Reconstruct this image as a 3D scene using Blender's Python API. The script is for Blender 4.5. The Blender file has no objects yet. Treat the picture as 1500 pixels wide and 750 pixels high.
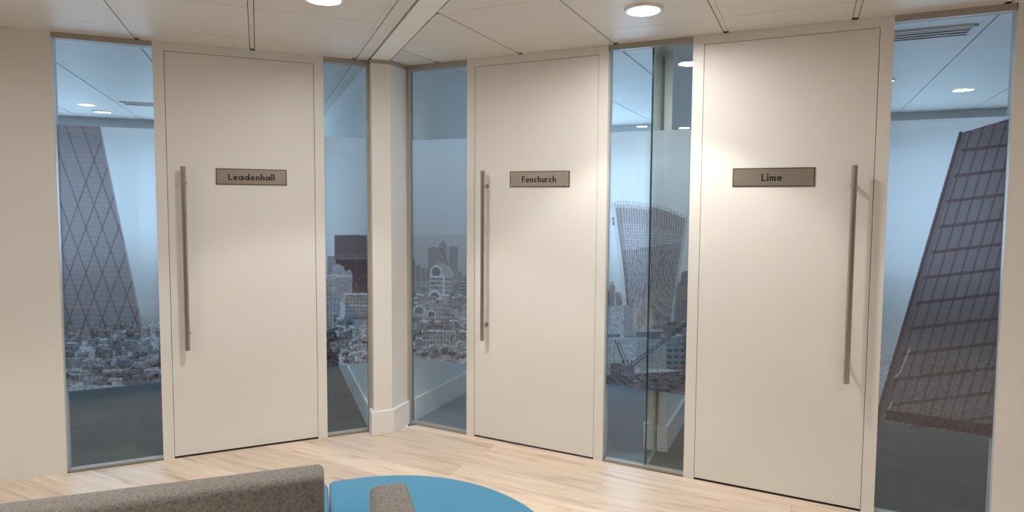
import bpy, bmesh, math, random
import numpy as np
from mathutils import Vector, Matrix

random.seed(7)
S = bpy.context.scene
COL = S.collection

# ------------------------------------------------------------------ camera
PITCH, ROLL, EYE = 0.060573, -0.006824, 1.7249
cam_d = bpy.data.cameras.new('camera')
cam = bpy.data.objects.new('camera', cam_d)
COL.objects.link(cam)
cam_d.sensor_width = 36.0
cam_d.lens = 900.0 / 1500.0 * 36.0
cam_d.shift_x = -(758.65 - 750.0) / 1500.0
cam_d.shift_y = -(375.0 - 345.66) / 1500.0
cam_d.clip_start = 0.05
r = Vector((1, 0, 0))
fw = Vector((0, math.cos(PITCH), -math.sin(PITCH)))
up = r.cross(fw)
r2 = r * math.cos(ROLL) - up * math.sin(ROLL)
u2 = r * math.sin(ROLL) + up * math.cos(ROLL)
cam.matrix_world = Matrix(((r2.x, u2.x, -fw.x, 0), (r2.y, u2.y, -fw.y, 0), (r2.z, u2.z, -fw.z, EYE), (0, 0, 0, 1)))
S.camera = cam

# ------------------------------------------------------------------ world and view
S.view_settings.view_transform = 'Standard'
S.view_settings.look = 'None'
S.view_settings.gamma = 1
S.view_settings.use_curve_mapping = False
S.view_settings.exposure = 0.0
w = bpy.data.worlds.new('overcast_sky')
S.world = w
w.use_nodes = True
w.node_tree.nodes['Background'].inputs[0].default_value = (0.62, 0.79, 1.0, 1)
w.node_tree.nodes['Background'].inputs[1].default_value = 1.5

LAMP_W = 41.0          # lobby downlights
LAMP_COL = (1.0, 0.955, 0.895)
SKY_W = 17.0           # daylight per window bay
SKY_COL = (0.48, 0.72, 1.0)

# ------------------------------------------------------------------ frames of the two glazed walls
H = 2.7
COR = np.array([-.76262, 4.58262])
AA, AB = .39992, -.44006
class Frame:
    def __init__(s, ang):
        s.ang = ang
        s.d = np.array([math.cos(ang), math.sin(ang)])
        s.n = np.array([math.sin(ang), -math.cos(ang)])      # out of the wall, into the lobby
    def p(s, u, out):
        return COR + u * s.d + out * s.n
FA, FB = Frame(AA), Frame(AB)

def daylight(F, u, out, zc, wx, wz, k=1.):
    l = bpy.data.lights.new('window_daylight', 'AREA')
    l.shape = 'RECTANGLE'; l.size = wx; l.size_y = wz
    l.energy = SKY_W * k; l.color = SKY_COL
    o = bpy.data.objects.new('window_daylight', l)
    COL.objects.link(o)
    x, y = F.p(u, out)
    o.location = (x, y, zc)
    d = Vector((F.n[0], F.n[1], 0))
    o.rotation_euler = d.to_track_quat('-Z', 'Z').to_euler()
    return o
FAR1, FAR2 = -4.7, -4.2
BAYS1 = [-4.55, -3.25, -1.95, -0.65 - .35]
BAYS2 = [.10, 1.05]
BAYS3 = [2.5, 3.8, 5.1]
for u in BAYS1: daylight(FA, u, FAR1 + .02, 1.6, 1.1, 1.5)
for u in BAYS2: daylight(FB, u + .1, FAR2 + .02, 1.6, .82, 1.5, 1.25)
for u in BAYS3: daylight(FB, u, FAR2 + .02, 1.6, 1.1, 1.5, .72)

# ------------------------------------------------------------------ materials
def mat(name):
    m = bpy.data.materials.new(name)
    m.use_nodes = True
    nt = m.node_tree
    nt.nodes.clear()
    out = nt.nodes.new('ShaderNodeOutputMaterial')
    return m, nt, out
def N(nt, t, **kw):
    n = nt.nodes.new(t)
    for k, v in kw.items():
        if k in n.inputs: n.inputs[k].default_value = v
        else: setattr(n, k, v)
    return n
def simple(name, col, rough=.5, metal=0., var=.04, scale=6., bump=0., bscale=200., spec=.5):
    m, nt, out = mat(name)
    b = N(nt, 'ShaderNodeBsdfPrincipled', Roughness=rough, Metallic=metal)
    b.inputs['Specular IOR Level'].default_value = spec
    tc = N(nt, 'ShaderNodeTexCoord')
    no = N(nt, 'ShaderNodeTexNoise', Scale=scale, Detail=3.)
    nt.links.new(tc.outputs['Object'], no.inputs['Vector'])
    cr = N(nt, 'ShaderNodeValToRGB')
    cr.color_ramp.elements[0].position = .3; cr.color_ramp.elements[1].position = .7
    cr.color_ramp.elements[0].color = (*[c * (1 - var) for c in col], 1)
    cr.color_ramp.elements[1].color = (*[min(1, c * (1 + var)) for c in col], 1)
    nt.links.new(no.outputs['Fac'], cr.inputs[0])
    nt.links.new(cr.outputs[0], b.inputs['Base Color'])
    if bump:
        n2 = N(nt, 'ShaderNodeTexNoise', Scale=bscale, Detail=4.)
        nt.links.new(tc.outputs['Object'], n2.inputs['Vector'])
        bp = N(nt, 'ShaderNodeBump', Strength=bump, Distance=.004)
        nt.links.new(n2.outputs['Fac'], bp.inputs['Height'])
        nt.links.new(bp.outputs[0], b.inputs['Normal'])
    nt.links.new(b.outputs[0], out.inputs[0])
    return m

M = {}
M['paint'] = simple('white_satin_paint', (.80, .785, .755), .38, var=.012, scale=2.)
M['leaf'] = simple('door_laminate', (.80, .785, .755), .42, var=.012, scale=3.)
M['wall'] = simple('wall_emulsion', (.80, .785, .755), .6, var=.015)
M['grey_wall'] = simple('low_bounce_grey', (.30, .29, .28), .6, var=.02)
M['skirt'] = simple('skirting_gloss', (.83, .82, .80), .3, var=.01)
M['tile'] = simple('ceiling_tile_metal', (.72, .695, .655), .5, var=.012, scale=3., spec=.4)
M['band'] = simple('ceiling_band_paint', (.86, .845, .81), .5, var=.01)
M['dark'] = simple('backing_black', (.03, .028, .026), .8)
M['plenum'] = simple('plenum_grey', (.22, .20, .18), .8)
M['alu'] = simple('anodised_channel', (.40, .37, .325), .45, metal=0., var=.03)
M['room_wall'] = simple('office_emulsion', (.80, .82, .82), .6, var=.015)
M['slab'] = simple('subfloor', (.12, .09, .07), .8)
M['leg'] = simple('polished_leg', (.6, .6, .6), .2, metal=1., var=.02)
M['ink'] = simple('black_lettering', (.022, .015, .012), .45)
M['screw'] = simple('screw_head', (.82, .8, .76), .2, metal=1.)
M['ring'] = simple('downlight_trim', (.80, .77, .72), .35, var=.01)

def brushed(name, col, rough, sx, sy, sz):
    m, nt, out = mat(name)
    b = N(nt, 'ShaderNodeBsdfPrincipled', Roughness=rough, Metallic=1.0)
    tc = N(nt, 'ShaderNodeTexCoord')
    mp = N(nt, 'ShaderNodeMapping'); mp.inputs['Scale'].default_value = (sx, sy, sz)
    no = N(nt, 'ShaderNodeTexNoise', Scale=1., Detail=2.)
    cr = N(nt, 'ShaderNodeValToRGB')
    cr.color_ramp.elements[0].color = (*[c * .86 for c in col], 1)
    cr.color_ramp.elements[1].color = (*[min(1, c * 1.12) for c in col], 1)
    nt.links.new(tc.outputs['Object'], mp.inputs['Vector']); nt.links.new(mp.outputs[0], no.inputs['Vector'])
    nt.links.new(no.outputs['Fac'], cr.inputs[0]); nt.links.new(cr.outputs[0], b.inputs['Base Color'])
    nt.links.new(b.outputs[0], out.inputs[0])
    return m
M['steel'] = brushed('brushed_steel_bar', (.50, .46, .41), .30, 300, 300, 4)
M['plate'] = brushed('brushed_steel_plate', (.45, .405, .35), .42, 3, 3, 600)
M['plate_edge'] = brushed('plate_edge', (.17, .14, .115), .45, 3, 3, 400)

def glass(name, tint, f0=.045):
    m, nt, out = mat(name)
    ge = N(nt, 'ShaderNodeNewGeometry')
    dt = N(nt, 'ShaderNodeVectorMath', operation='DOT_PRODUCT')
    nt.links.new(ge.outputs['Normal'], dt.inputs[0]); nt.links.new(ge.outputs['Incoming'], dt.inputs[1])
    ab = N(nt, 'ShaderNodeMath', operation='ABSOLUTE'); nt.links.new(dt.outputs['Value'], ab.inputs[0])
    om = N(nt, 'ShaderNodeMath', operation='SUBTRACT'); om.inputs[0].default_value = 1; nt.links.new(ab.outputs[0], om.inputs[1])
    pw = N(nt, 'ShaderNodeMath', operation='POWER'); pw.inputs[1].default_value = 5; nt.links.new(om.outputs[0], pw.inputs[0])
    ma = N(nt, 'ShaderNodeMath', operation='MULTIPLY_ADD'); ma.inputs[1].default_value = 1 - f0; ma.inputs[2].default_value = f0
    nt.links.new(pw.outputs[0], ma.inputs[0])
    tr = N(nt, 'ShaderNodeBsdfTransparent'); tr.inputs[0].default_value = (*tint, 1)
    gl = N(nt, 'ShaderNodeBsdfGlossy', Roughness=.0)
    gl.inputs[0].default_value = (1, 1, 1, 1)
    mx = N(nt, 'ShaderNodeMixShader')
    nt.links.new(ma.outputs[0], mx.inputs[0]); nt.links.new(tr.outputs[0], mx.inputs[1]); nt.links.new(gl.outputs[0], mx.inputs[2])
    nt.links.new(mx.outputs[0], out.inputs[0])
    return m
M['glass'] = glass('clear_glass', (.912, .953, .963))
M['glass_edge'] = simple('glass_edge_green', (.05, .10, .10), .15)

def film():
    m, nt, out = mat('printed_film')
    at = N(nt, 'ShaderNodeAttribute', attribute_name='print')
    tl = N(nt, 'ShaderNodeBsdfTranslucent'); df = N(nt, 'ShaderNodeBsdfDiffuse'); tp = N(nt, 'ShaderNodeBsdfTransparent')
    for n in (tl, df, tp): nt.links.new(at.outputs['Color'], n.inputs[0])
    m1 = N(nt, 'ShaderNodeMixShader'); m1.inputs[0].default_value = .26
    nt.links.new(tl.outputs[0], m1.inputs[1]); nt.links.new(df.outputs[0], m1.inputs[2])
    m2 = N(nt, 'ShaderNodeMixShader'); m2.inputs[0].default_value = .05
    nt.links.new(m1.outputs[0], m2.inputs[1]); nt.links.new(tp.outputs[0], m2.inputs[2])
    rf = N(nt, 'ShaderNodeBsdfRefraction', Roughness=.6, IOR=1.35); nt.links.new(at.outputs['Color'], rf.inputs[0])
    m3 = N(nt, 'ShaderNodeMixShader'); m3.inputs[0].default_value = .14
    nt.links.new(m2.outputs[0], m3.inputs[1]); nt.links.new(rf.outputs[0], m3.inputs[2])
    nt.links.new(m3.outputs[0], out.inputs[0])
    return m
M['film'] = film()

def emit(name, col, s):
    m, nt, out = mat(name)
    e = N(nt, 'ShaderNodeEmission', Strength=s); e.inputs[0].default_value = (*col, 1)
    nt.links.new(e.outputs[0], out.inputs[0])
    return m
M['lamp'] = emit('lit_diffuser', (1, .955, .895), 250.)
M['lamp_small'] = emit('lit_office_diffuser', (1, .93, .82), 12.)

def oak():
    m, nt, out = mat('pale_oak')
    b = N(nt, 'ShaderNodeBsdfPrincipled', Roughness=.42)
    b.inputs['Specular IOR Level'].default_value = .4
    tc = N(nt, 'ShaderNodeTexCoord'); oi = N(nt, 'ShaderNodeObjectInfo')
    of = N(nt, 'ShaderNodeVectorMath', operation='SCALE')
    cmb = N(nt, 'ShaderNodeCombineXYZ')
    for i in range(3): nt.links.new(oi.outputs['Random'], cmb.inputs[i])
    nt.links.new(cmb.outputs[0], of.inputs[0]); of.inputs['Scale'].default_value = 37.
    ad = N(nt, 'ShaderNodeVectorMath', operation='ADD')
    nt.links.new(tc.outputs['Object'], ad.inputs[0]); nt.links.new(of.outputs[0], ad.inputs[1])
    mp = N(nt, 'ShaderNodeMapping'); mp.inputs['Scale'].default_value = (1.3, 14, 14)
    nt.links.new(ad.outputs[0], mp.inputs['Vector'])
    n1 = N(nt, 'ShaderNodeTexNoise', Scale=1.6, Detail=5., Roughness=.6, Distortion=.6)
    nt.links.new(mp.outputs[0], n1.inputs['Vector'])
    cr = N(nt, 'ShaderNodeValToRGB')
    e = cr.color_ramp.elements
    e[0].position = .27; e[0].color = (.50, .36, .27, 1)
    e[1].position = .74; e[1].color = (.86, .76, .64, 1)
    k = cr.color_ramp.elements.new(.43); k.color = (.74, .60, .48, 1)
    k = cr.color_ramp.elements.new(.56); k.color = (.79, .66, .535, 1)
    nt.links.new(n1.outputs['Fac'], cr.inputs[0])
    hs = N(nt, 'ShaderNodeHueSaturation')
    mr = N(nt, 'ShaderNodeMapRange'); mr.inputs['To Min'].default_value = .90; mr.inputs['To Max'].default_value = 1.09
    nt.links.new(oi.outputs['Random'], mr.inputs['Value']); nt.links.new(mr.outputs[0], hs.inputs['Value'])
    nt.links.new(cr.outputs[0], hs.inputs['Color'])
    nt.links.new(hs.outputs[0], b.inputs['Base Color'])
    bp = N(nt, 'ShaderNodeBump', Strength=.12, Distance=.002)
    nt.links.new(n1.outputs['Fac'], bp.inputs['Height']); nt.links.new(bp.outputs[0], b.inputs['Normal'])
    nt.links.new(b.outputs[0], out.inputs[0])
    return m
M['oak'] = oak()

def fabric(name, c0, c1, sc, bump):
    m, nt, out = mat(name)
    b = N(nt, 'ShaderNodeBsdfPrincipled', Roughness=.9)
    b.inputs['Specular IOR Level'].default_value = .15
    b.inputs['Sheen Weight'].default_value = .25
    tc = N(nt, 'ShaderNodeTexCoord')
    n1 = N(nt, 'ShaderNodeTexNoise', Scale=sc, Detail=5., Roughness=.75)
    nt.links.new(tc.outputs['Object'], n1.inputs['Vector'])
    cr = N(nt, 'ShaderNodeValToRGB')
    cr.color_ramp.elements[0].position = .36; cr.color_ramp.elements[1].position = .66
    cr.color_ramp.elements[0].color = (*c0, 1); cr.color_ramp.elements[1].color = (*c1, 1)
    nt.links.new(n1.outputs['Fac'], cr.inputs[0]); nt.links.new(cr.outputs[0], b.inputs['Base Color'])
    bp = N(nt, 'ShaderNodeBump', Strength=bump, Distance=.003)
    nt.links.new(n1.outputs['Fac'], bp.inputs['Height']); nt.links.new(bp.outputs[0], b.inputs['Normal'])
    nt.links.new(b.outputs[0], out.inputs[0])
    return m
M['grey_wool'] = fabric('grey_felt', (.12, .113, .10), (.27, .255, .235), 110., .7)
M['blue_wool'] = fabric('blue_felt', (.05, .235, .40), (.075, .29, .47), 160., .25)
M['carpet'] = fabric('dark_office_carpet', (.035, .04, .036), (.075, .083, .075), 60., .8)
M['carpet_blue'] = fabric('blue_office_carpet', (.13, .16, .19), (.24, .28, .32), 60., .8)

# ------------------------------------------------------------------ mesh helpers
def box(bm, x0, x1, y0, y1, z0, z1):
    v = [bm.verts.new(p) for p in ((x0, y0, z0), (x1, y0, z0), (x1, y1, z0), (x0, y1, z0), (x0, y0, z1), (x1, y0, z1), (x1, y1, z1), (x0, y1, z1))]
    for f in ((3, 2, 1, 0), (4, 5, 6, 7), (0, 1, 5, 4), (1, 2, 6, 5), (2, 3, 7, 6), (3, 0, 4, 7)):
        bm.faces.new([v[i] for i in f])
def prism(bm, poly, z0, z1):
    a = sum(poly[i][0] * poly[(i + 1) % len(poly)][1] - poly[(i + 1) % len(poly)][0] * poly[i][1] for i in range(len(poly)))
    if a < 0: poly = poly[::-1]
    lo = [bm.verts.new((p[0], p[1], z0)) for p in poly]
    hi = [bm.verts.new((p[0], p[1], z1)) for p in poly]
    bm.faces.new(lo[::-1]); bm.faces.new(hi)
    n = len(poly)
    for i in range(n): bm.faces.new((lo[i], lo[(i + 1) % n], hi[(i + 1) % n], hi[i]))
def lathe(bm, prof, seg=32, axis='Z', at=(0, 0, 0), close=False):
    """prof: (radius, height) pairs turned about the axis"""
    rings = []
    for rr, hh in prof:
        ring = []
        for i in range(seg):
            a = 2 * math.pi * i / seg
            c, s = rr * math.cos(a), rr * math.sin(a)
            p = (c, s, hh) if axis == 'Z' else (c, hh, s)
            ring.append(bm.verts.new((p[0] + at[0], p[1] + at[1], p[2] + at[2])))
        rings.append(ring)
    m = len(rings)
    for k in range(m if close else m - 1):
        a, b = rings[k], rings[(k + 1) % m]
        for i in range(seg): bm.faces.new((a[i], a[(i + 1) % seg], b[(i + 1) % seg], b[i]))
    if not close:
        bm.faces.new(rings[0][::-1]); bm.faces.new(rings[-1])
    bmesh.ops.recalc_face_normals(bm, faces=bm.faces)
def obj(name, bm, m, parent=None, bevel=0, seg=2, smooth=False):
    if bevel:
        bmesh.ops.bevel(bm, geom=list(bm.edges), offset=bevel, segments=seg, affect='EDGES', profile=.5, clamp_overlap=True)
    me = bpy.data.meshes.new(name)
    bm.to_mesh(me); bm.free()
    me.materials.append(m)
    if smooth:
        me.shade_smooth()
    o = bpy.data.objects.new(name, me)
    COL.objects.link(o)
    if parent: o.parent = parent
    return o
def boxo(name, dims, m, parent=None, bevel=0, seg=2):
    bm = bmesh.new(); box(bm, *dims)
    return obj(name, bm, m, parent, bevel, seg)
def prismo(name, poly, z0, z1, m, parent=None, bevel=0, seg=2):
    bm = bmesh.new(); prism(bm, poly, z0, z1)
    return obj(name, bm, m, parent, bevel, seg)
def empty(name, loc=(0, 0, 0), rz=0):
    o = bpy.data.objects.new(name, None)
    COL.objects.link(o)
    o.location = loc; o.rotation_euler = (0, 0, rz)
    o.empty_display_size = .1
    return o
def tag(o, label, cat, group=None, kind=None):
    o['label'] = label; o['category'] = cat
    if group: o['group'] = group
    if kind: o['kind'] = kind
    return o
def in_frame(o, F):
    o.location = (COR[0], COR[1], 0); o.rotation_euler = (0, 0, F.ang)
    return o
def clip(poly, planes):
    for pt, n in planes:
        res = []
        for i in range(len(poly)):
            a, b = poly[i], poly[(i + 1) % len(poly)]
            da = (a[0] - pt[0]) * n[0] + (a[1] - pt[1]) * n[1]
            db = (b[0] - pt[0]) * n[0] + (b[1] - pt[1]) * n[1]
            if da >= 0: res.append(a)
            if da * db < 0:
                t = da / (da - db)
                res.append((a[0] + t * (b[0] - a[0]), a[1] + t * (b[1] - a[1])))
        poly = res
        if len(poly) < 3: return []
    return poly
def area(p): return abs(sum(p[i][0] * p[(i + 1) % len(p)][1] - p[(i + 1) % len(p)][0] * p[i][1] for i in range(len(p)))) / 2
def grow(poly, d):
    """convex outline moved out by d"""
    a = sum(poly[i][0] * poly[(i + 1) % len(poly)][1] - poly[(i + 1) % len(poly)][0] * poly[i][1] for i in range(len(poly)))
    if a < 0: poly = poly[::-1]
    n = len(poly); res = []
    for i in range(n):
        p0, p1, p2 = (np.array(poly[(i + k) % n], float) for k in (-1, 0, 1))
        e1 = (p1 - p0) / np.linalg.norm(p1 - p0); e2 = (p2 - p1) / np.linalg.norm(p2 - p1)
        n1 = np.array([e1[1], -e1[0]]); n2 = np.array([e2[1], -e2[0]])
        res.append(tuple(p1 + d * (n1 + n2) / (1 + n1 @ n2)))
    return res

# ------------------------------------------------------------------ the shell
XL, XR, YB = -5.4, 5.4, -4.5
BOX = [((XL, 0), (1, 0)), ((XR, 0), (-1, 0)), ((0, YB), (0, 1))]
LOBBY = BOX + [(COR, FA.n), (COR, FB.n)]

# lobby floor: pale planks laid along the right-hand glazed wall
big = [(-9, -9), (9, -9), (9, 9), (-9, 9)]
floor = prismo('floor', clip(big, LOBBY), -.10, -.012, M['slab'])
tag(floor, 'pale oak plank floor of the waiting area outside the three doors', 'floor', kind='structure')
PW, PL = .185, 1.9
for row in range(-4, 40):
    o0 = -.30 + row * PW
    k0 = -7 + random.random() * PL
    for k in range(8):
        u0 = k0 + k * PL
        rect = [tuple(FB.p(u, o)) for u, o in ((u0 + .0006, o0 + .0006), (u0 + PL - .0006, o0 + .0006), (u0 + PL - .0006, o0 + PW - .0006), (u0 + .0006, o0 + PW - .0006))]
        c = clip(rect, LOBBY + [((0, -.6), (0, 1))])
        if len(c) < 3 or area(c) < .0001: continue
        org = FB.p(u0, o0)
        ca, sa = math.cos(-AB), math.sin(-AB)
        loc = [((p[0] - org[0]) * ca - (p[1] - org[1]) * sa, (p[0] - org[0]) * sa + (p[1] - org[1]) * ca) for p in c]
        pl = prismo('plank', loc, -.012, 0, M['oak'], floor)
        pl.location = (org[0], org[1], 0); pl.rotation_euler = (0, 0, AB)
c = clip(big, BOX + [((0, -.6), (0, -1))])
prismo('rear_floor', c, -.012, 0, M['oak'], floor)

# office floors
def room_floor(pts, label, m='carpet'):
    f = prismo('floor', pts, -.10, 0, M[m])
    tag(f, label, 'floor', kind='structure')
R1 = [FA.p(-5.2, -.001), FA.p(-.3335, -.001), FA.p(-.3335, FAR1), FA.p(-5.2, FAR1)]
R2 = [FB.p(-.08, -.001), FB.p(1.745, -.001), FB.p(1.745, FAR2), FB.p(-.08, FAR2)]
R3 = [FB.p(1.7451, -.001), FB.p(6.2, -.001), FB.p(6.2, FAR2), FB.p(1.7451, FAR2)]
R1, R2, R3 = ([tuple(q) for q in R] for R in (R1, R2, R3))
room_floor(R1, 'grey green carpet of the office behind the Leadenhall door')
room_floor(R2, 'blue grey carpet of the office behind the Fenchurch door', 'carpet_blue')
room_floor(R3, 'dark grey carpet of the office behind the Lime door')

# walls that close the lobby and the offices
def swall(name, F, u0, u1, o0, o1, m, label, z0=0, z1=H + .08):
    b = boxo(name, (u0, u1, -o1, -o0, z0, z1), M[m])
    in_frame(b, F)
    return tag(b, label, 'wall', kind='structure')
def xywall(name, x0, x1, y0, y1, label, m='wall'):
    return tag(boxo(name, (x0, x1, y0, y1, 0, H + .08), M[m]), label, 'wall', kind='structure')
xywall('wall_back', XL - .1, XR + .1, YB - .1, YB, 'unseen plain wall greyed to cut bounced light, across the waiting area from the doors', 'grey_wall')  # unseen wall, its grey chosen so less light bounces back at the seating
xywall('wall_left', XL - .1, XL, YB, 2.60, 'plain white side wall meeting the Leadenhall partition')
xywall('wall_right', XR, XR + .1, YB, 1.62, 'plain white side wall meeting the Lime partition')
swall('wall_front_left', FA, -5.25, -2.205, -.10, 0, 'paint', 'white solid partition panel beside the slanted tower print glass')
swall('wall_front_right', FB, 3.545, 6.9, -.10, 0, 'paint', 'white solid partition panel beyond the dark red tower print glass')
swall('wall_office_left', FA, -5.3, -5.2, FAR1, -.10, 'room_wall', 'far side wall inside the Leadenhall office')
swall('wall_office_right', FB, 6.2, 6.3, FAR2, -.10, 'room_wall', 'far side wall inside the Lime office')
pw = prismo('wall_between_offices', [tuple(FA.p(-.333, -.075)), tuple(FB.p(-.075, -.06)), tuple(FB.p(-.075, FAR2)), tuple(FA.p(-.333, FAR1))], 0, H + .08, M['room_wall'])
tag(pw, 'white wall running back between Leadenhall and Fenchurch offices', 'wall', kind='structure')
pw2 = swall('wall_between_offices', FB, 1.682, 1.808, FAR2, -.34, 'room_wall', 'white wall running back between Fenchurch and Lime offices')

# skirtings inside the offices
def skirt(name, F, u0, u1, o0, o1, label, h=.18):
    b = boxo(name, (u0, u1, -o1, -o0, 0, h), M['skirt'], bevel=.004)
    in_frame(b, F)
    tag(b, label, 'skirting board', kind='structure')
skirt('baseboard_left', FA, -.353, -.333, FAR1, -.09, 'white skirting at the foot of the Leadenhall office wall')
skirt('baseboard_middle', FB, -.075, -.053, FAR2, -.075, 'white skirting at the foot of the Fenchurch office wall')
sk = prismo('baseboard_right', grow([tuple(FB.p(*q)) for q in ((1.682, -.34), (1.808, -.34), (1.808, FAR2), (1.682, FAR2))], .02), 0, .18, M['skirt'], bevel=.004)
tag(sk, 'white skirting wrapping the wall end beside the glass fin', 'skirting board', kind='structure')

# far window walls of the offices
def window_wall(F, u0, u1, out, bays, bw, label, n):
    e = in_frame(empty('wall_far_' + n), F)
    tag(e, label, 'wall', kind='structure')
    y = -out
    boxo('sill_wall', (u0, u1, y, y + .12, 0, .84), M['room_wall'], e)
    boxo('head_wall', (u0, u1, y, y + .12, 2.36, H + .08), M['room_wall'], e)
    edges = [u0]
    for b in bays: edges += [b - bw / 2, b + bw / 2]
    edges.append(u1)
    for i in range(0, len(edges), 2):
        if edges[i + 1] - edges[i] > .01:
            boxo('pier', (edges[i], edges[i + 1], y, y + .12, .84, 2.36), M['room_wall'], e)
    for b in bays:
        bm = bmesh.new()
        for q in ((b - bw / 2, b - bw / 2 + .04, .84, 2.36), (b + bw / 2 - .04, b + bw / 2, .84, 2.36), (b - bw / 2, b + bw / 2, .84, .88), (b - bw / 2, b + bw / 2, 2.32, 2.36)):
            box(bm, q[0], q[1], y - .035, y - .022, q[2], q[3])
        obj('window_frame', bm, M['alu'], e)
window_wall(FA, -5.3, -.25, FAR1, BAYS1, 1.18, 'far daylight window wall of the Leadenhall office', 'left')
window_wall(FB, -.12, 1.70, FAR2, [b + .1 for b in BAYS2], .90, 'far daylight window wall of the Fenchurch office', 'middle')
window_wall(FB, 1.79, 6.3, FAR2, BAYS3, 1.18, 'far daylight window wall of the Lime office', 'right')

# ------------------------------------------------------------------ ceilings
TH = .018
def ceiling_zone(F, planes, uo, label, urange, orange, runner_end=None, m='tile'):
    """tiles on a 0.66 m grid: slim joints along the wall, sunk runners across it"""
    c = clip(big, planes)
    root = prismo('ceiling', c, H + .03, H + .08, M['plenum'])
    tag(root, label, 'ceiling', kind='structure')
    P = .66
    for k in range(*urange):
        u0 = uo + k * P
        for j in range(*orange):
            o0 = .33 + j * P
            rect = [tuple(F.p(u, o)) for u, o in ((u0 + .016, o0 + .0018), (u0 + P - .016, o0 + .0018), (u0 + P - .016, o0 + P - .0018), (u0 + .016, o0 + P - .0018))]
            q = clip(rect, planes)
            if len(q) < 3 or area(q) < .003: continue
            prismo('ceiling_tile', q, H, H + TH, M[m], root)
        rl = [tuple(F.p(u, o)) for u, o in ((u0 - .0125, -8), (u0 + .0125, -8), (u0 + .0125, 12), (u0 - .0125, 12))]
        q = clip(rl, planes + ([(F.p(0, runner_end), F.n)] if runner_end is not None else []))
        if len(q) >= 3 and area(q) > .002:
            prismo('runner', q, H + .004, H + .02, M[m], root)
    return root
cutL = [(FA.p(-.345, 0), -FA.d)]
cutR = [(FA.p(-.193, 0), FA.d)]
wallA, wallB = [(FA.p(0, .001), FA.n)], [(FB.p(0, .001), FB.n)]
ceiling_zone(FA, BOX + wallA + cutL, -.44, 'square tiled metal ceiling over the Leadenhall side of the waiting area', (-10, 1), (-2, 10), .022)
ceiling_zone(FB, BOX + wallB + cutR, .20, 'square tiled metal ceiling over the Fenchurch and Lime side of the waiting area', (-7, 10), (-2, 10), .022)
def inside(R):
    cx = sum(p[0] for p in R) / 4; cy = sum(p[1] for p in R) / 4
    pl = []
    for i in range(4):
        a, b = R[i], R[(i + 1) % 4]
        n = (-(b[1] - a[1]), b[0] - a[0])
        if (cx - a[0]) * n[0] + (cy - a[1]) * n[1] < 0: n = (-n[0], -n[1])
        pl.append((a, n))
    return pl
ceiling_zone(FA, inside(R1) + [(FA.p(0, -.055), -FA.n)], -.44, 'tiled ceiling inside the Leadenhall office', (-8, 1), (-9, 0))
ceiling_zone(FB, inside(R2) + [(FB.p(0, -.055), -FB.n)], .20, 'tiled ceiling inside the Fenchurch office', (-1, 3), (-9, 0))
ceiling_zone(FB, inside(R3) + [(FB.p(0, -.055), -FB.n)], .20, 'tiled ceiling inside the Lime office', (2, 10), (-9, 0))
roof = prismo('ceiling_slab', [(-10, -6), (10, -6), (10, 11), (-10, 11)], H + .081, H + .2, M['plenum'])
tag(roof, 'concrete slab above the suspended ceiling', 'slab', kind='structure')
# plain plaster band running forward from the corner column
bandp = clip([tuple(FA.p(u, o)) for u, o in ((-.333, .085), (-.205, .085), (-.205, 12), (-.333, 12))], BOX)
band = prismo('ceiling_band', bandp, H - .004, H + .02, M['band'])
tag(band, 'plain white plaster strip in the ceiling running out from the corner column', 'ceiling strip', kind='structure')

# ------------------------------------------------------------------ corner column
colp = [FA.p(-.333, .08), FA.p(-.2, .08), FB.p(-.082, .0), FB.p(-.082, -.055), FA.p(-.333, -.07)]
colp = [tuple(p) for p in colp]
column = empty('column', (COR[0], COR[1], 0))
def rel(poly): return [(p[0] - COR[0], p[1] - COR[1]) for p in poly]
prismo('shaft', rel(colp), 0, H - .002, M['paint'], column)
prismo('skirting', rel(grow(colp, .02)), 0, .176, M['skirt'], column, bevel=.004)
prismo('head_trim', rel(grow(colp, .006)), H - .03, H - .0005, M['alu'], column)
tag(column, 'white boxed column in the corner between the two glazed walls', 'column', kind='structure')

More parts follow.
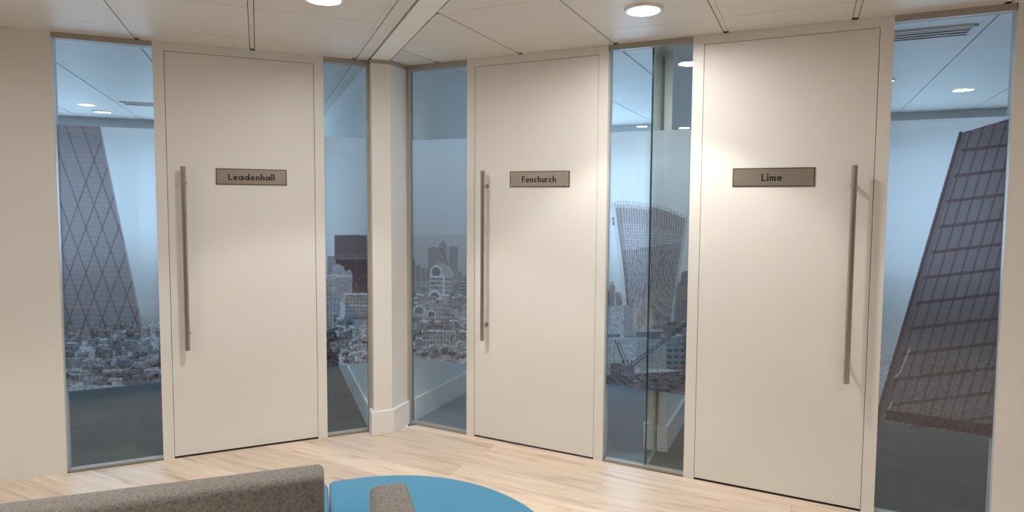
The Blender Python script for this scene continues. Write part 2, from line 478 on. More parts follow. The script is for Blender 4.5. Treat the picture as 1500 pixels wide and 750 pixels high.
# ------------------------------------------------------------------ printed film artwork
# artwork units: a flat drawing of a hazy city, mapped onto each wall's film
ART = {'A': (238.12315, -8.4312, 608.02203, 25.16502, -194.75677, 619.56026, 0.08234, -0.01283, 1.0),
       'B': (104.14503, -8.43251, 614.99545, -25.04918, -194.78711, 619.65917, -0.0901, -0.01283, 1.0)}
SKY = np.array([.93, .94, .95]); INK = np.array([.05, .03, .035]); MID = np.array([.47, .41, .42])
class Print:
    def __init__(s, wall, u0, u1, z0=.505, z1=2.155, cell=.0035, seed=1):
        s.nu, s.nz = int((u1 - u0) / cell) + 1, int((z1 - z0) / cell) + 1
        s.us, s.zs = np.linspace(u0, u1, s.nu), np.linspace(z0, z1, s.nz)
        U, Z = np.meshgrid(s.us, s.zs)
        h = ART[wall]
        wq = h[6] * U + h[7] * Z + h[8]
        s.x = (h[0] * U + h[1] * Z + h[2]) / wq
        s.y = (h[3] * U + h[4] * Z + h[5]) / wq
        s.t = np.ones_like(s.x)                 # tone, 1 = sky, 0 = ink
        s.red = np.zeros_like(s.x)              # brick red share
        s.rng = np.random.RandomState(seed)
    def put(s, m, tone, a=1.0, red=0.):
        s.t = np.where(m, s.t * (1 - a) + a * tone, s.t)
        s.red = np.where(m, s.red * (1 - a) + a * red, s.red)
    def rect(s, x0, y0, x1, y1, tone, a=1., red=0.):
        s.put((s.x >= x0) & (s.x <= x1) & (s.y >= y0) & (s.y <= y1), tone, a, red)
    def poly(s, pts, tone, a=1., red=0.):
        s.put(s.mask(pts), tone, a, red)
    def mask(s, pts):
        m = np.zeros(s.x.shape, bool)
        n = len(pts)
        for i in range(n):
            (xa, ya), (xb, yb) = pts[i], pts[(i + 1) % n]
            if ya == yb: continue
            c = ((s.y > ya) != (s.y > yb)) & (s.x < (xb - xa) * (s.y - ya) / (yb - ya) + xa)
            m ^= c
        return m
    def line(s, x0, y0, x1, y1, wd, tone, a=1., red=0.):
        dx, dy = x1 - x0, y1 - y0
        L = dx * dx + dy * dy
        t = np.clip(((s.x - x0) * dx + (s.y - y0) * dy) / L, 0, 1)
        d = np.hypot(s.x - x0 - t * dx, s.y - y0 - t * dy)
        s.put(d < wd / 2, tone, a, red)
    def disc(s, cx, cy, rx, ry, tone, a=1.):
        s.put(((s.x - cx) / rx) ** 2 + ((s.y - cy) / ry) ** 2 < 1, tone, a)
    def windows(s, x0, y0, x1, y1, px, py, tone, a=.7, fx=.5, fy=.55):
        m = (s.x > x0) & (s.x < x1) & (s.y > y0) & (s.y < y1)
        m &= (((s.x - x0) / px) % 1 < fx) & (((s.y - y0) / py) % 1 < fy)
        s.put(m, tone, a)
    def haze(s, y0, y1, tone, a):
        k = np.clip((s.y - y0) / (y1 - y0), 0, 1) * a
        s.t = s.t * (1 - k) + tone * k
    def blocks(s, x0, x1, y0, y1, n, wmin, wmax, hmin, hmax, lo, hi, win=True):
        """rows of small buildings, far ones first"""
        ys = np.sort(s.rng.uniform(y0, y1, n))
        for y in ys:
            x = s.rng.uniform(x0 - wmax, x1); wd = s.rng.uniform(wmin, wmax); hh = s.rng.uniform(hmin, hmax)
            t = s.rng.uniform(lo, hi)
            s.rect(x, y, x + wd, y + hh, t, .9, .1)
            s.rect(x, y, x + wd, y + max(1.2, hh * .16), min(.95, t + s.rng.uniform(.05, .3)), .9)
            s.rect(x + wd * .8, y, x + wd, y + hh, t * .6, .6, .2)
            if win and wd > 6: s.windows(x + 1, y + 3, x + wd * .8, y + hh - 1, s.rng.uniform(2.2, 3.6), s.rng.uniform(3., 4.6), t * .45, .75)
    def grain(s, y0, amt, cx=2.2, cy=1.6):
        """broken speckle of roofs and rubble below y0"""
        for f in (1., 2.3):
            ix = np.floor(s.x / (cx * f) + np.floor(s.y / (cy * f)) * .37).astype(int); iy = np.floor(s.y / (cy * f)).astype(int)
            hsh = np.sin(ix * 12.9898 + iy * 78.233) * 43758.5453
            hsh = hsh - np.floor(hsh) - .5
            s.t = np.where(s.y > y0, np.clip(s.t + hsh * amt, .05, .95), s.t)
    def colours(s):
        t = np.clip(np.where(s.t < .8, s.t * .92, s.t), 0, 1)[..., None]
        c = np.where(t < .6, INK * (1 - t / .6) + MID * t / .6, MID * (1 - t) / .4 + SKY * (t - .6) / .4)
        brick = np.array([.075, .03, .032]) * (1 - t) + np.array([.60, .44, .44]) * t
        r = s.red[..., None]
        return c * (1 - r) + brick * r
    def build(s, parent, yloc, name='film'):
        U, Z = np.meshgrid(s.us, s.zs)
        nv = s.nu * s.nz
        co = np.zeros((nv, 3), np.float32); co[:, 0] = U.ravel(); co[:, 1] = yloc; co[:, 2] = Z.ravel()
        i, j = np.meshgrid(np.arange(s.nu - 1), np.arange(s.nz - 1))
        a = (j * s.nu + i).ravel()
        fc = np.stack([a, a + 1, a + s.nu + 1, a + s.nu], 1).astype(np.int32)
        me = bpy.data.meshes.new(name)
        me.vertices.add(nv); me.vertices.foreach_set('co', co.ravel())
        me.loops.add(fc.size); me.loops.foreach_set('vertex_index', fc.ravel())
        me.polygons.add(len(fc)); me.polygons.foreach_set('loop_start', np.arange(0, fc.size, 4, dtype=np.int32))
        me.update(calc_edges=True)
        at = me.color_attributes.new('print', 'FLOAT_COLOR', 'POINT')
        col = np.ones((nv, 4), np.float32); col[:, :3] = s.colours().reshape(-1, 3)
        at.data.foreach_set('color', col.ravel())
        me.materials.append(M['film'])
        o = bpy.data.objects.new(name, me)
        COL.objects.link(o); o.parent = parent
        return o

def art_slanted_tower(u0, u1):
    p = Print('A', u0, u1, seed=3)
    p.haze(330, 480, .72, .8)
    p.blocks(90, 240, 462, 488, 26, 6, 20, 8, 26, .45, .75, False)
    tower = [(143, 170), (171, 303), (206, 468), (212, 500), (40, 500), (40, 170)]
    p.poly(tower, .46, .85)
    m = p.mask(tower)
    for k in range(46):                                   # floors
        y = 172 + k * 7.2
        p.put(m & (np.abs(p.y - y - (p.x - 171) * .05) < 1.1), .60, .8)
    for k in range(-3, 7):                                # diagonal bracing
        for sg in (-1, 1):
            d = (p.x - (150 + k * 24)) * .94 - sg * (p.y - 400) * .34
            p.put(m & (np.abs(d) < 1.0), .22, .75)
    p.line(143, 170, 171, 303, 2.2, .74, .8); p.line(171, 303, 207, 470, 2.2, .74, .8)
    p.blocks(90, 240, 478, 540, 70, 8, 26, 8, 22, .22, .62)
    p.poly([(204, 505), (207, 480), (210.5, 464), (214, 480), (217, 505)], .72, .9)
    p.windows(206, 480, 216, 505, 4, 9, .35, .7)
    p.rect(201, 500, 221, 524, .6, .8); p.windows(202, 503, 220, 522, 5, 8, .3, .6)
    p.blocks(90, 240, 520, 560, 60, 10, 34, 5, 12, .25, .66, False)
    p.disc(205, 519, 12, 4, .2, .8)
    for k in range(9): p.line(150 + k * 11, 530 + (k * 7) % 23, 178 + k * 11, 522 + (k * 7) % 23, 1.6, .22 if k % 2 else .75, .8)
    p.grain(470, .22)
    return p
def art_brick_tower(u0, u1):
    p = Print('A', u0, u1, seed=11)
    p.haze(260, 420, .74, .6)
    p.rect(490, 344, 538, 380, .34, .95, .75); p.rect(490, 344, 538, 345.5, .55, .8, .3)
    p.windows(491, 346, 538, 372, 2.6, 3.4, .22, .35)
    p.rect(480, 375, 492, 420, .55, .9)
    p.rect(490, 372, 538, 380, .5, .8, .5); p.windows(491, 373, 538, 380, 3.2, 8, .2, .7)
    p.rect(492, 380, 538, 430, .17, .95, .85)
    p.windows(520, 380, 538, 428, 9, 11, .3, .5, .4, .3)
    p.poly([(486, 402), (487, 390), (494, 386), (503, 390), (506, 398), (513, 394), (516, 402), (516, 444), (478, 444), (478, 402)], .74, .95)
    p.rect(478, 402, 515, 405, .9, .8); p.windows(492, 408, 513, 440, 2.6, 3.2, .42, .8)
    p.windows(478, 412, 492, 440, 6, 6, .5, .5)
    p.rect(478, 425, 498, 482, .66, .95); p.windows(479, 428, 498, 480, 5, 8, .34, .7, .45, .7); p.windows(479, 428, 498, 480, 7, 3.4, .8, .5, .3, .4)
    p.rect(506, 430, 541, 470, .58, .9); p.windows(507, 432, 541, 468, 5.2, 5.6, .26, .8, .6, .55)
    p.rect(505, 429, 541, 432, .85, .9); p.rect(512, 446, 541, 449, .82, .8)
    p.blocks(476, 542, 460, 512, 34, 7, 18, 8, 18, .25, .74)
    p.rect(518, 468, 541, 500, .70, .85); p.windows(520, 472, 540, 498, 7, 7, .5, .6, .3, .4)
    p.poly([(476, 484), (490, 480), (495, 496), (497, 540), (476, 540)], .10, .85, .7)
    p.disc(512, 472, 5, 4, .16, .9); p.disc(497, 482, 7, 3, .2, .8)
    p.blocks(496, 542, 500, 532, 30, 6, 16, 4, 10, .3, .75, False)
    p.grain(400, .12); p.grain(478, .20)
    return p
def art_arched_roofs(u0, u1):
    p = Print('B', u0, u1, seed=5)
    p.haze(230, 400, .60, .75)
    p.rect(627, 362, 642, 410, .50, .9); p.rect(658, 361, 671, 410, .48, .9)
    p.poly([(643, 410), (643, 359), (649, 351), (655, 359), (655, 410)], .52, .95)
    p.windows(627, 364, 671, 408, 3.3, 3.3, .4, .5)
    p.line(646, 364, 660, 396, 1.6, .22, .8); p.line(645, 364, 640, 367, 1.6, .3, .7)
    for x, y, wd in ((604, 380, 4), (609, 388, 7), (617, 392, 6), (624, 394, 5), (671, 398, 5), (676, 405, 8)):
        p.rect(x, y, x + wd, 440, .36, .85); p.rect(x, y, x + wd * .4, 440, .52, .7)
    p.haze(385, 425, .6, .35)
    p.rect(598, 412, 684, 442, .62, .8); p.windows(598, 414, 626, 440, 7, 6, .42, .6)
    # main stepped building with arched tops
    p.poly([(630, 470), (630, 402), (633, 392), (640, 385), (648, 385), (657, 392), (662, 400), (662, 470)], .70, .96)
    p.line(657, 390, 664, 404, 3, .82, .8)
    for k in range(10):
        p.rect(631, 407 + k * 6.6, 649, 409.6 + k * 6.6, .30, .85); p.rect(651, 408 + k * 6.6, 661, 410.4 + k * 6.6, .36, .8)
    p.rect(648.5, 402, 651, 472, .86, .9)
    p.disc(639, 398, 8.5, 9, .88); p.disc(639, 398.5, 6.6, 7, .26); p.rect(630, 404, 649, 407, .84)
    for k in range(4): p.line(634 + k * 3.2, 391, 634 + k * 3.2, 404, .8, .62, .8)
    p.rect(628, 428, 649, 446, .76, .9); p.disc(637, 434, 8.5, 9, .88); p.disc(637, 434.5, 6.4, 6.6, .28); p.rect(627, 438, 649, 441, .84)
    for k in range(4): p.line(632 + k * 3.2, 428, 632 + k * 3.2, 439, .8, .64, .8)
    p.rect(672, 412, 682, 446, .66, .9); p.windows(672, 414, 683, 446, 12, 4.6, .2, .85, .95, .5)
    p.poly([(662, 420), (671, 414), (671, 446), (662, 446)], .40, .9)
    p.rect(660, 430, 668, 450, .22, .8, .4)
    p.blocks(596, 686, 424, 462, 34, 7, 18, 6, 16, .36, .78)
    p.rect(627, 444, 650, 470, .70, .85); p.windows(628, 446, 662, 470, 3.6, 6.6, .34, .8, .55, .4)
    for cx, cy, rr in ((614, 455, 9), (632, 460, 7)):
        p.disc(cx, cy, rr, rr * .9, .86); p.disc(cx, cy + .6, rr * .74, rr * .66, .28); p.rect(cx - rr, cy + 4, cx + rr, cy + 9, .7)
        for k in range(-2, 3): p.line(cx + k * 2.6, cy - 6, cx + k * 2.6, cy + 4, .7, .6, .7)
    for x, y in ((604, 432), (622, 424), (602, 446), (668, 470), (610, 470)): p.disc(x, y, 6, 4, .3, .7)
    p.blocks(596, 686, 462, 512, 46, 9, 24, 7, 16, .28, .80)
    # mansard block lower middle
    p.poly([(618, 482), (624, 474), (664, 476), (668, 486), (668, 506), (618, 504)], .60, .9)
    p.poly([(622, 482), (626, 475), (662, 477), (666, 484)], .30, .85)
    p.windows(620, 486, 666, 504, 5, 7, .26, .8, .55, .5); p.rect(618, 484, 668, 486, .85, .8)
    p.blocks(596, 686, 506, 536, 40, 8, 22, 4, 9, .22, .78, False)
    p.poly([(650, 512), (684, 520), (684, 526), (648, 518)], .2, .7)
    p.grain(410, .10); p.grain(470, .20)
    return p
def art_flared_tower(u0, u1):
    p = Print('B', u0, u1, seed=9)
    p.haze(220, 480, .82, .6)
    p.blocks(880, 1020, 405, 450, 22, 5, 12, 20, 50, .45, .72)
    lx = lambda y: np.interp(y, [296, 330, 370, 410, 450, 495], [894.5, 899, 904.5, 909, 912, 914.5])
    rx = lambda y: np.interp(y, [296, 330, 370, 410, 450, 495], [1009, 1006, 1000, 994.5, 989, 984])
    top = lambda x: np.interp(x, [894, 910, 935, 960, 985, 1008], [299, 297, 298.5, 302.5, 309.5, 321])
    L, R, T = lx(p.y), rx(p.y), top(p.x)
    body = (p.x > L) & (p.x < R) & (p.y > T) & (p.y < 497)
    sx = (p.x - L) / (R - L)
    p.put(body, .60, .95)
    p.put(body & (p.y < T + 42) & (sx > .1), .50, .9, .2)
    p.put(body & (p.y > T + 30) & (p.y < 362 + 8 * sx), .66, .8)
    p.put(body & (p.y > 362 - 14 * (sx - .5)), .46, .9, .2)
    fin = (sx * 30) % 1
    p.put(body & (fin < .45) & (sx > .12), .86, .8)
    flo = ((p.y - (p.x - 950) * .03) / 4.3) % 1
    p.put(body & (flo < .35) & (p.y > T + 30), .60, .5)
    hs = np.sin(np.floor(sx * 30) * 12.99 + np.floor(p.y / 4.3) * 78.2) * 43758.5
    hs -= np.floor(hs)
    p.put(body & (p.y > 362) & (hs > .7) & (fin > .45), .16, .6, .2)
    p.put(body & (p.y < 358) & (p.y > T + 24) & (hs > .7) & (fin > .45), .45, .5)
    p.put((np.abs(p.y - T) < 1.8) & (p.x > 894) & (p.x < 1008), .92)
    p.put(body & (p.x < L + 6) & (p.y > T + 4), .86); p.put(body & (p.x > L + 6) & (p.x < L + 7.4), .3, .8)
    p.put(body & (p.x > R - 4), .82, .9)
    p.put(body & (p.y > T + 2) & (p.y < T + 7) & (sx < .5), .84, .8)
    for k in range(26):
        x = 896 + k * 4.4
        p.line(x, float(top(x)) - 3, x, float(top(x)), .9, .35, .7)
    p.rect(897, 318, 900, 330, .25, .8)
    # foreground
    for x, y, wd, t in ((889, 425, 6, .5), (894, 418, 7, .62), (902, 428, 6, .55)):
        p.rect(x, y, x + wd, 455, t, .9); p.windows(x, y + 3, x + wd, 452, 2.6, 4, .36, .7)
    p.poly([(990, 420), (1012, 412), (1012, 490), (986, 490)], .56, .85); p.windows(992, 430, 1010, 488, 6, 4, .36, .7, .7, .5)
    p.poly([(998, 400), (1005, 396), (1012, 400), (1012, 418), (996, 418)], .36, .7)
    p.poly([(886, 450), (914, 447), (933, 451), (933, 492), (886, 494)], .80, .97)
    p.poly([(914, 447), (933, 451), (933, 492), (914, 494)], .68, .9)
    p.rect(933, 482, 990, 486, .8, .9); p.rect(932, 486, 990, 496, .3, .85)
    p.blocks(884, 1012, 486, 500, 14, 8, 24, 5, 10, .3, .8, False)
    p.rect(886, 494, 950, 548, .78, .92); p.rect(932, 497, 982, 540, .70, .9)
    p.windows(934, 500, 960, 538, 9, 20, .6, .5)
    p.poly([(976, 500), (1010, 496), (1010, 545), (976, 540)], .52, .9); p.windows(977, 502, 1008, 540, 10, 9, .22, .85, .65, .5)
    p.blocks(966, 1012, 470, 500, 10, 8, 18, 8, 18, .3, .66)
    # cranes
    p.line(901, 498, 917, 538, 1.9, .14, .9); p.line(905, 498, 921, 536, 1.2, .2, .9)
    p.line(922, 540, 1006, 476, 1.6, .16, .9); p.line(922, 534, 1006, 472, 1.3, .2, .9)
    for k in range(14):
        x = 924 + k * 6
        p.line(x, 538 - k * 4.6, x + 5, 529 - k * 4.5, .9, .25, .8)
    p.line(901, 498, 899, 536, .8, .3, .8)
    for x in (912, 920, 925): p.line(x, 528, x, 556, 1.6, .16, .85)
    p.rect(894, 532, 910, 552, .26, .85, .3); p.windows(894, 534, 912, 552, 5, 4, .66, .7); p.rect(910, 536, 930, 548, .4, .8, .2)
    low = p.y > 546 - (p.x - 950) * .05
    p.put(low, .40, .75, .3)
    ny = np.floor((p.y + (p.x - 950) * -.14) / 2.1)
    hs = np.sin(ny * 91.7 + np.floor(p.x / 7 + ny * .61) * 47.3) * 43758.5
    hs -= np.floor(hs)
    p.put(low, .12 + .62 * hs, .75, .35)
    p.grain(440, .07); p.grain(540, .14, 3.5, 1.6)
    return p
def art_red_tower(u0, u1):
    p = Print('B', u0, u1, seed=21)
    p.haze(300, 620, .62, .5)
    p.poly([(1407, 195), (1278, 632), (1560, 730), (1560, 150)], .26, .92, .6)
    p.line(1407, 195, 1278, 632, 5, .10, .85, .6)
    m = p.mask([(1416, 195), (1290, 622), (1560, 715), (1560, 150)])
    p.put(m, .40, .75, .3)
    for k in range(-2, 20): p.put(m & (np.abs((p.x - 1300 - k * 16) + (p.y - 600) * .30) < 1.6), .18, .8, .5)
    for k in range(-8, 8): p.put(m & (np.abs(p.y - 446 - k * 36 + (p.x - 1330) * .12) < 2.4), .16, .85, .7)
    p.line(1332, 512, 1318, 546, 2.2, .86, .9); p.line(1318, 546, 1312, 552, 2.2, .86, .9); p.line(1306, 590, 1296, 610, 2., .86, .9)
    p.poly([(1298, 600), (1480, 625), (1480, 645), (1296, 614)], .08, .9, .8)
    p.grain(520, .12)
    return p

# ------------------------------------------------------------------ glazed panels
GY = .030                      # glass sits this far behind the door faces
def glazed(name, F, u0, u1, label, art=None, joints=(), posts=()):
    e = in_frame(empty(name), F)
    tag(e, label, 'glass panel', kind='structure')
    ed = [u0] + list(joints) + [u1]
    for i in range(len(ed) - 1):
        boxo('glass_pane', (ed[i] + (.0012 if i else .0), ed[i + 1] - (.0012 if i < len(ed) - 2 else 0), GY, GY + .012, .016, H - .034), M['glass'], e)
    for j in joints:
        boxo('joint_seal', (j - .0012, j + .0012, GY - .0005, GY + .0125, .016, H - .034), M['glass_edge'], e)
    boxo('head_channel', (u0, u1, .002, .055, H - .034, H + .002), M['alu'], e)
    boxo('sill_channel', (u0, u1, .012, .055, 0, .016), M['alu'], e)
    for a, b in posts:
        boxo('mullion', (a, b, .0, .055, 0, H), M['alu'], e)
    if art: art.build(e, GY + .0135)
    return e
glazed('window_1', FA, -2.2, -1.681, 'glass panel printed with a hazy slanted lattice tower left of the Leadenhall door', art_slanted_tower(-2.2, -1.681))
w2 = glazed('window_2', FA, -.651, -.354, 'narrow glass panel printed with a dark red brick tower block', art_brick_tower(-.651, -.354), posts=[(-.354, -.3335)])
glazed('window_3', FB, -.060, .438, 'glass panel printed with arched roof buildings left of the Fenchurch door', art_arched_roofs(-.060, .438), posts=[(-.0815, -.060)])
glazed('window_4', FB, 1.477, 1.993, 'glass panel printed with a tall flared tower between Fenchurch and Lime doors', art_flared_tower(1.477, 1.993), joints=[1.745])
glazed('window_5', FB, 3.024, 3.54, 'glass panel printed with a dark red leaning tower beside the Lime door', art_red_tower(3.024, 3.54))
# small heart sticker low on the narrow pane
bm = bmesh.new()
hp = []
for i in range(28):
    t = 2 * math.pi * i / 28
    hp.append((16 * math.sin(t) ** 3 * .0014, (13 * math.cos(t) - 5 * math.cos(2 * t) - 2 * math.cos(3 * t) - math.cos(4 * t)) * .0014))
lo = [bm.verts.new((x - .515, GY + .0125, z + .33)) for x, z in hp]
hi = [bm.verts.new((x - .515, GY + .0135, z + .33)) for x, z in hp]
bm.faces.new(lo); bm.faces.new(hi[::-1])
for i in range(28): bm.faces.new((lo[i], hi[i], hi[(i + 1) % 28], lo[(i + 1) % 28]))
st = obj('sticker', bm, simple('sticker_brown', (.10, .075, .05), .6), w2)
st['label'] = 'small brown heart sticker'
# glass fin running back to the wall end
fin = in_frame(empty('window_6'), FB)
tag(fin, 'frameless glass fin running back from the pane joint to the wall end', 'glass panel', kind='structure')
boxo('glass_pane', (1.739, 1.751, GY + .014, .318, .014, H - .034), M['glass'], fin)
boxo('glass_edge', (1.739, 1.751, GY + .0126, GY + .0139, .014, H - .034), M['glass_edge'], fin)
boxo('head_channel', (1.73, 1.76, .0555, .318, H - .034, H), M['alu'], fin)
boxo('sill_channel', (1.735, 1.755, .0555, .318, 0, .014), M['alu'], fin)
boxo('wall_channel', (1.734, 1.756, .318, .3395, .0, H), simple('dark_channel', (.12, .13, .13), .4, metal=.4), fin)
boxo('patch_fitting', (1.732, 1.758, .22, .27, .27, .33), M['steel'], fin, bevel=.003)

# ------------------------------------------------------------------ lettering, geometric sans drawn from bars and rings
def bar(bm, x0, x1, y0, y1, T):
    prism_xz(bm, [(x0, y0), (x1, y0), (x1, y1), (x0, y1)], T)
def prism_xz(bm, poly, T):
    X0, sx, Z0, sz, ya, yb = T
    a = [bm.verts.new((X0 + p[0] * sx, ya, Z0 + p[1] * sz)) for p in poly]
    b = [bm.verts.new((X0 + p[0] * sx, yb, Z0 + p[1] * sz)) for p in poly]
    n = len(poly)
    bm.faces.new(a); bm.faces.new(b[::-1])
    for i in range(n): bm.faces.new((a[i], b[i], b[(i + 1) % n], a[(i + 1) % n]))
def ringp(bm, cx, cy, ro, ri, a0, a1, T):
    n = max(6, int(abs(a1 - a0) / 15))
    for i in range(n):
        t0 = math.radians(a0 + (a1 - a0) * i / n); t1 = math.radians(a0 + (a1 - a0) * (i + 1) / n)
        prism_xz(bm, [(cx + ri * math.cos(t0), cy + ri * math.sin(t0)), (cx + ro * math.cos(t0), cy + ro * math.sin(t0)),
                      (cx + ro * math.cos(t1), cy + ro * math.sin(t1)), (cx + ri * math.cos(t1), cy + ri * math.sin(t1))], T)
XH, ST = .66, .205
def glyph(bm, ch, T):
    R = XH / 2
    if ch == 'L': bar(bm, 0, .20, 0, 1, T); bar(bm, 0, .56, 0, .17, T); return .58
    if ch == 'F': bar(bm, 0, .20, 0, 1, T); bar(bm, 0, .56, .83, 1, T); bar(bm, 0, .52, .45, .61, T); return .58
    if ch == 'l': bar(bm, 0, ST, 0, 1.06, T); return ST
    if ch == 'i':
        bar(bm, 0, ST, 0, XH, T); ringp(bm, ST / 2, .90, .125, .0005, 0, 360, T); return ST
    if ch in 'ad':
        ringp(bm, R, R, R, R - ST * .9, 0, 360, T); bar(bm, XH - .10, XH + .075, 0, XH if ch == 'a' else 1.06, T); return XH + .075
    if ch == 'e':
        ringp(bm, R, R, R, R - ST * .9, 0, 318, T); bar(bm, .08, XH, R - .07, R + .05, T); return XH
    if ch == 'c': ringp(bm, R, R, R, R - ST * .9, 52, 308, T); return XH - .10
    if ch in 'nh':
        q = .29
        bar(bm, 0, ST, 0, XH if ch == 'n' else 1.06, T); ringp(bm, q, XH - q, q, q - ST * .9, 0, 180, T); bar(bm, 2 * q - ST, 2 * q, 0, XH - q + .01, T); return 2 * q
    if ch == 'u':
        q = .29
        bar(bm, 2 * q - ST, 2 * q, 0, XH, T); ringp(bm, q, q, q, q - ST * .9, 180, 360, T); bar(bm, 0, ST, q - .01, XH, T); return 2 * q
    if ch == 'm':
        q = .255
        bar(bm, 0, ST, 0, XH, T); x = 0
        for _ in range(2):
            ringp(bm, x + q, XH - q, q, q - ST * .9, 0, 180, T); bar(bm, x + 2 * q - ST, x + 2 * q, 0, XH - q + .01, T); x += 2 * q - ST
        return x + ST
    if ch == 'r':
        bar(bm, 0, ST, 0, XH, T); ringp(bm, .27, XH - .27, .27, .27 - ST * .9, 50, 180, T); return .43
    return .3
def word(text, width, cap, xc, zb, ya, yb):
    tmp = bmesh.new(); x = 0
    for i, ch in enumerate(text): x += glyph(tmp, ch, (0, 1, 0, 1, 0, 1)) + .115
    tmp.free()
    sx = width / (x - .115)
    bm = bmesh.new(); x = xc - width / 2
    for ch in text: x += (glyph(bm, ch, (x, sx, zb, cap, ya, yb)) + .115) * sx
    bmesh.ops.recalc_face_normals(bm, faces=bm.faces)
    return bm

# ------------------------------------------------------------------ doors
def door(name, F, u0, text, textw, handle_left, label):
    """u0 = outer left edge of the frame; local x runs along the wall, y back into the office"""
    e = empty(name)
    x, y = F.p(u0, 0)
    e.location = (x, y, 0); e.rotation_euler = (0, 0, F.ang)
    tag(e, label, 'door', kind='structure')
    fwid, dw, dt = .066, .900, 2.6437
    W = 2 * fwid + dw
    g = .0025
    bm = bmesh.new()
    box(bm, 0, fwid - g, 0, .10, 0, H)
    obj('jamb', bm, M['paint'], e)
    bm = bmesh.new()
    box(bm, fwid + dw + g, W, 0, .10, 0, H)
    obj('jamb', bm, M['paint'], e)
    boxo('head', (fwid - g, fwid + dw + g, 0, .10, dt + g, H), M['paint'], e)
    boxo('leaf', (fwid, fwid + dw, .0008, .046, .012, dt), M['leaf'], e, bevel=.0012, seg=1)
    boxo('gap_backing', (fwid - g, fwid + dw + g, .0465, .06, 0, dt + g), M['dark'], e)  # near-black sheet behind the whole leaf so the gaps read dark
    # pull bar on two stand-offs
    hx = fwid + (.096 if handle_left else dw - .096)
    bx = .0 
    bm = bmesh.new()
    lathe(bm, [(.014, .727), (.015, .728), (.015, 1.916), (.014, 1.917)], 20, 'Z', (hx, -.062, 0))
    hb = obj('pull_handle', bm, M['steel'], e)
    for zc in (.83, 1.81):
        bm = bmesh.new()
        lathe(bm, [(.0115, -.062), (.0115, -.006), (.016, -.005), (.016, .0005)], 16, 'Y', (hx, 0, zc))
        obj('standoff', bm, M['steel'], hb)
    # name plate
    pc = W / 2 - .0475 * (0)
    pcx = {'Leadenhall': 1.116 - .5525, 'Fenchurch': .9995 - .438, 'Lime': 2.455 - 1.993}[text]
    pcx = {'Leadenhall': .5647, 'Fenchurch': .5615, 'Lime': .462}[text]
    zc = 1.858
    pl = boxo('nameplate', (pcx - .2185, pcx + .2185, -.004, .0005, zc - .0535, zc + .0535), M['plate_edge'], e)
    boxo('plate_face', (pcx - .2125, pcx + .2125, -.0052, -.0039, zc - .0475, zc + .0475), M['plate'], pl)
    for sx in (-1, 1):
        for sz in (-1, 1):
            bm = bmesh.new()
            lathe(bm, [(.0042, -.0052), (.0042, -.0064), (.0028, -.0074)], 12, 'Y', (pcx + sx * .205, 0, zc + sz * .0395))
            obj('screw', bm, M['screw'], pl)
    lt = obj('lettering', word(text, textw, .042, pcx + (-.002 if text != 'Lime' else -.005), zc - .0225, -.0062, -.0051), M['ink'], pl)
    lt['label'] = 'black lettering'
    pl['label'] = 'brushed steel name plate reading ' + text
    return e
door('door_1', FA, -1.681, 'Leadenhall', .286, True, 'tall white flush door with the Leadenhall name plate')
door('door_2', FB, .438, 'Fenchurch', .249, True, 'tall white flush door with the Fenchurch name plate')
door('door_3', FB, 1.993, 'Lime', .110, False, 'tall white flush door with the Lime name plate')

# ------------------------------------------------------------------ downlights
def downlight(F, u, out, label, power, r=.1, spot=104., col=LAMP_COL):
    x, y = F.p(u, out)
    e = empty('downlight', (x, y, H), F.ang)
    tag(e, label, 'ceiling light', 'recessed ceiling downlights')
    bm = bmesh.new()
    k = r / .1
    lathe(bm, [(.100 * k, 0), (.100 * k, -.004), (.094 * k, -.012), (.082 * k, -.013), (.077 * k, -.007), (.077 * k, 0)], 48, close=True)
    obj('trim_ring', bm, M['ring'], e)
    bm = bmesh.new()
    lathe(bm, [(.0768 * k, 0), (.0768 * k, -.006), (.04 * k, -.0068), (.004, -.007)], 48)
    obj('diffuser', bm, M['lamp'] if r > .09 else M['lamp_small'], e)
    if power:
        l = bpy.data.lights.new('downlight_beam', 'SPOT')
        l.energy = power; l.color = col; l.spot_size = math.radians(spot); l.spot_blend = .3; l.shadow_soft_size = .06
        o = bpy.data.objects.new('downlight_beam', l)
        COL.objects.link(o); o.parent = e; o.location = (0, 0, -.05)
    return e
downlight(FB, 1.85, .645, 'lit round downlight above the glass between Fenchurch and Lime doors', LAMP_W)
downlight(FA, -.77, 1.32, 'lit round downlight in front of the Leadenhall door', LAMP_W)
downlight(FB, 1.10, 4.62, 'lit round downlight reflected in the flared tower glass', LAMP_W)
for F, u, out, where in ((FA, -2.75, 3.3, 'behind the long grey sofa'), (FA, -3.41, 1.98, 'in front of the solid panel beside the slanted tower glass'),
                         (FB, 3.83, 2.64, 'out in the room facing the Lime door'), (FB, 5.15, 2.64, 'beside the plain side wall past the Lime door')):
    downlight(F, u, out, 'added unseen downlight ' + where, LAMP_W)  # out of view, added to raise the general light in the lobby
downlight(FB, 3.17, -1.98, 'small lit downlight inside the Lime office', 8, .08)
downlight(FA, -2.75, -3.96, 'small lit downlight inside the Leadenhall office', 8, .08)

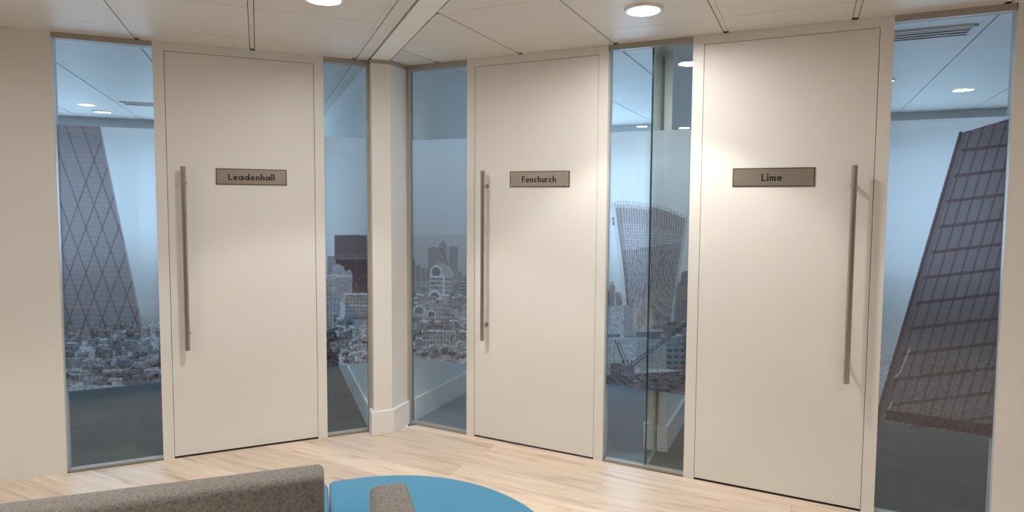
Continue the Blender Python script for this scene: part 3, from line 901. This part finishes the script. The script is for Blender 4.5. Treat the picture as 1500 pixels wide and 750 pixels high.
# ceiling grilles inside the offices
def vent(F, u0, u1, o0, o1, label):
    e = in_frame(empty('ceiling_vent'), F)
    tag(e, label, 'vent', 'slatted ceiling vents')
    bm = bmesh.new()
    for q in ((u0, u1, -o1, -o1 + .02), (u0, u1, -o0 - .02, -o0), (u0, u0 + .02, -o1, -o0), (u1 - .02, u1, -o1, -o0)):
        box(bm, q[0], q[1], q[2], q[3], H - .008, H)
    obj('frame', bm, M['tile'], e)
    boxo('backing', (u0 + .015, u1 - .015, -o1 + .015, -o0 - .015, H - .002, H), M['dark'], e)
    n = int((o1 - o0) / .05)
    for k in range(1, n):
        y = -o1 + k * (o1 - o0) / n
        boxo('slat', (u0 + .02, u1 - .02, y - .012, y + .006, H - .007, H - .003), M['tile'], e)
vent(FB, 2.9, 3.46, -.60, -.36, 'slatted ceiling vent inside the Lime office')
vent(FA, -2.38, -1.80, -3.22, -2.98, 'slatted ceiling vent inside the Leadenhall office')

# ------------------------------------------------------------------ soft seating in front
SA = math.radians(18.5)
SO = (-.735, 2.288)
def cushion(name, poly, z0, z1, m, parent, rad, seg=4):
    bm = bmesh.new(); prism(bm, poly, z0, z1)
    bmesh.ops.remove_doubles(bm, verts=bm.verts, dist=1e-5)
    ed = [e for e in bm.edges if len(e.link_faces) == 2 and e.calc_face_angle(0) > math.radians(25)]
    bmesh.ops.bevel(bm, geom=ed, offset=rad, segments=seg, affect='EDGES', profile=.5, clamp_overlap=True)
    me_o = obj(name, bm, M[m], parent)
    me_o.data.shade_auto_smooth() if hasattr(me_o.data, 'shade_auto_smooth') else me_o.data.shade_smooth()
    return me_o
def legs(e, pts):
    for x, y in pts:
        bm = bmesh.new()
        lathe(bm, [(.016, 0), (.018, .004), (.020, .12)], 16, 'Z', (x, y, 0))
        obj('leg', bm, M['leg'], e)
def R4(x0, x1, y0, y1): return [(x0, y0), (x1, y0), (x1, y1), (x0, y1)]
sA = empty('sofa', (SO[0], SO[1], 0), SA)
tag(sA, 'long low sofa with grey felt back turned away and blue seat', 'sofa')
cushion('backrest', R4(-1.9, 0, -.132, 0), .12, .72, 'grey_wool', sA, .026)
cushion('seat', R4(-1.9, .023, .004, .475), .27, .43, 'blue_wool', sA, .03)
cushion('base', R4(-1.88, -.01, .006, .455), .12, .268, 'grey_wool', sA, .012, 2)
legs(sA, [(-1.84, -.08), (-.08, -.08), (-1.84, .40), (-.08, .40)])
arc = [(.147 + .712 * math.sin(t), -.24 + .712 * math.cos(t)) for t in [math.pi / 2 * i / 32 for i in range(33)]]
corner = [(.027, -.236), (.027, .474)] + arc
cS = empty('corner_seat', (SO[0], SO[1], 0), SA)
tag(cS, 'blue quarter round corner seat between the two grey backrests', 'seat')
cushion('seat', corner, .27, .43, 'blue_wool', cS, .022)
cushion('base', grow(corner, -.03), .12, .268, 'grey_wool', cS, .008, 2)
legs(cS, [(.10, .40), (.10, -.18), (.78, -.18), (.60, .22)])
sB = empty('sofa', (SO[0], SO[1], 0), SA)
tag(sB, 'sofa with grey felt backrest end on behind the blue corner seat', 'sofa')
cushion('backrest', R4(.147, .279, -1.7, -.244), .12, .72, 'grey_wool', sB, .026)
cushion('seat', R4(.282, .859, -1.7, -.246), .27, .43, 'blue_wool', sB, .03)
cushion('base', R4(.284, .84, -1.68, -.26), .12, .268, 'grey_wool', sB, .012, 2)
legs(sB, [(.20, -.32), (.20, -1.62), (.80, -.32), (.80, -1.62)])
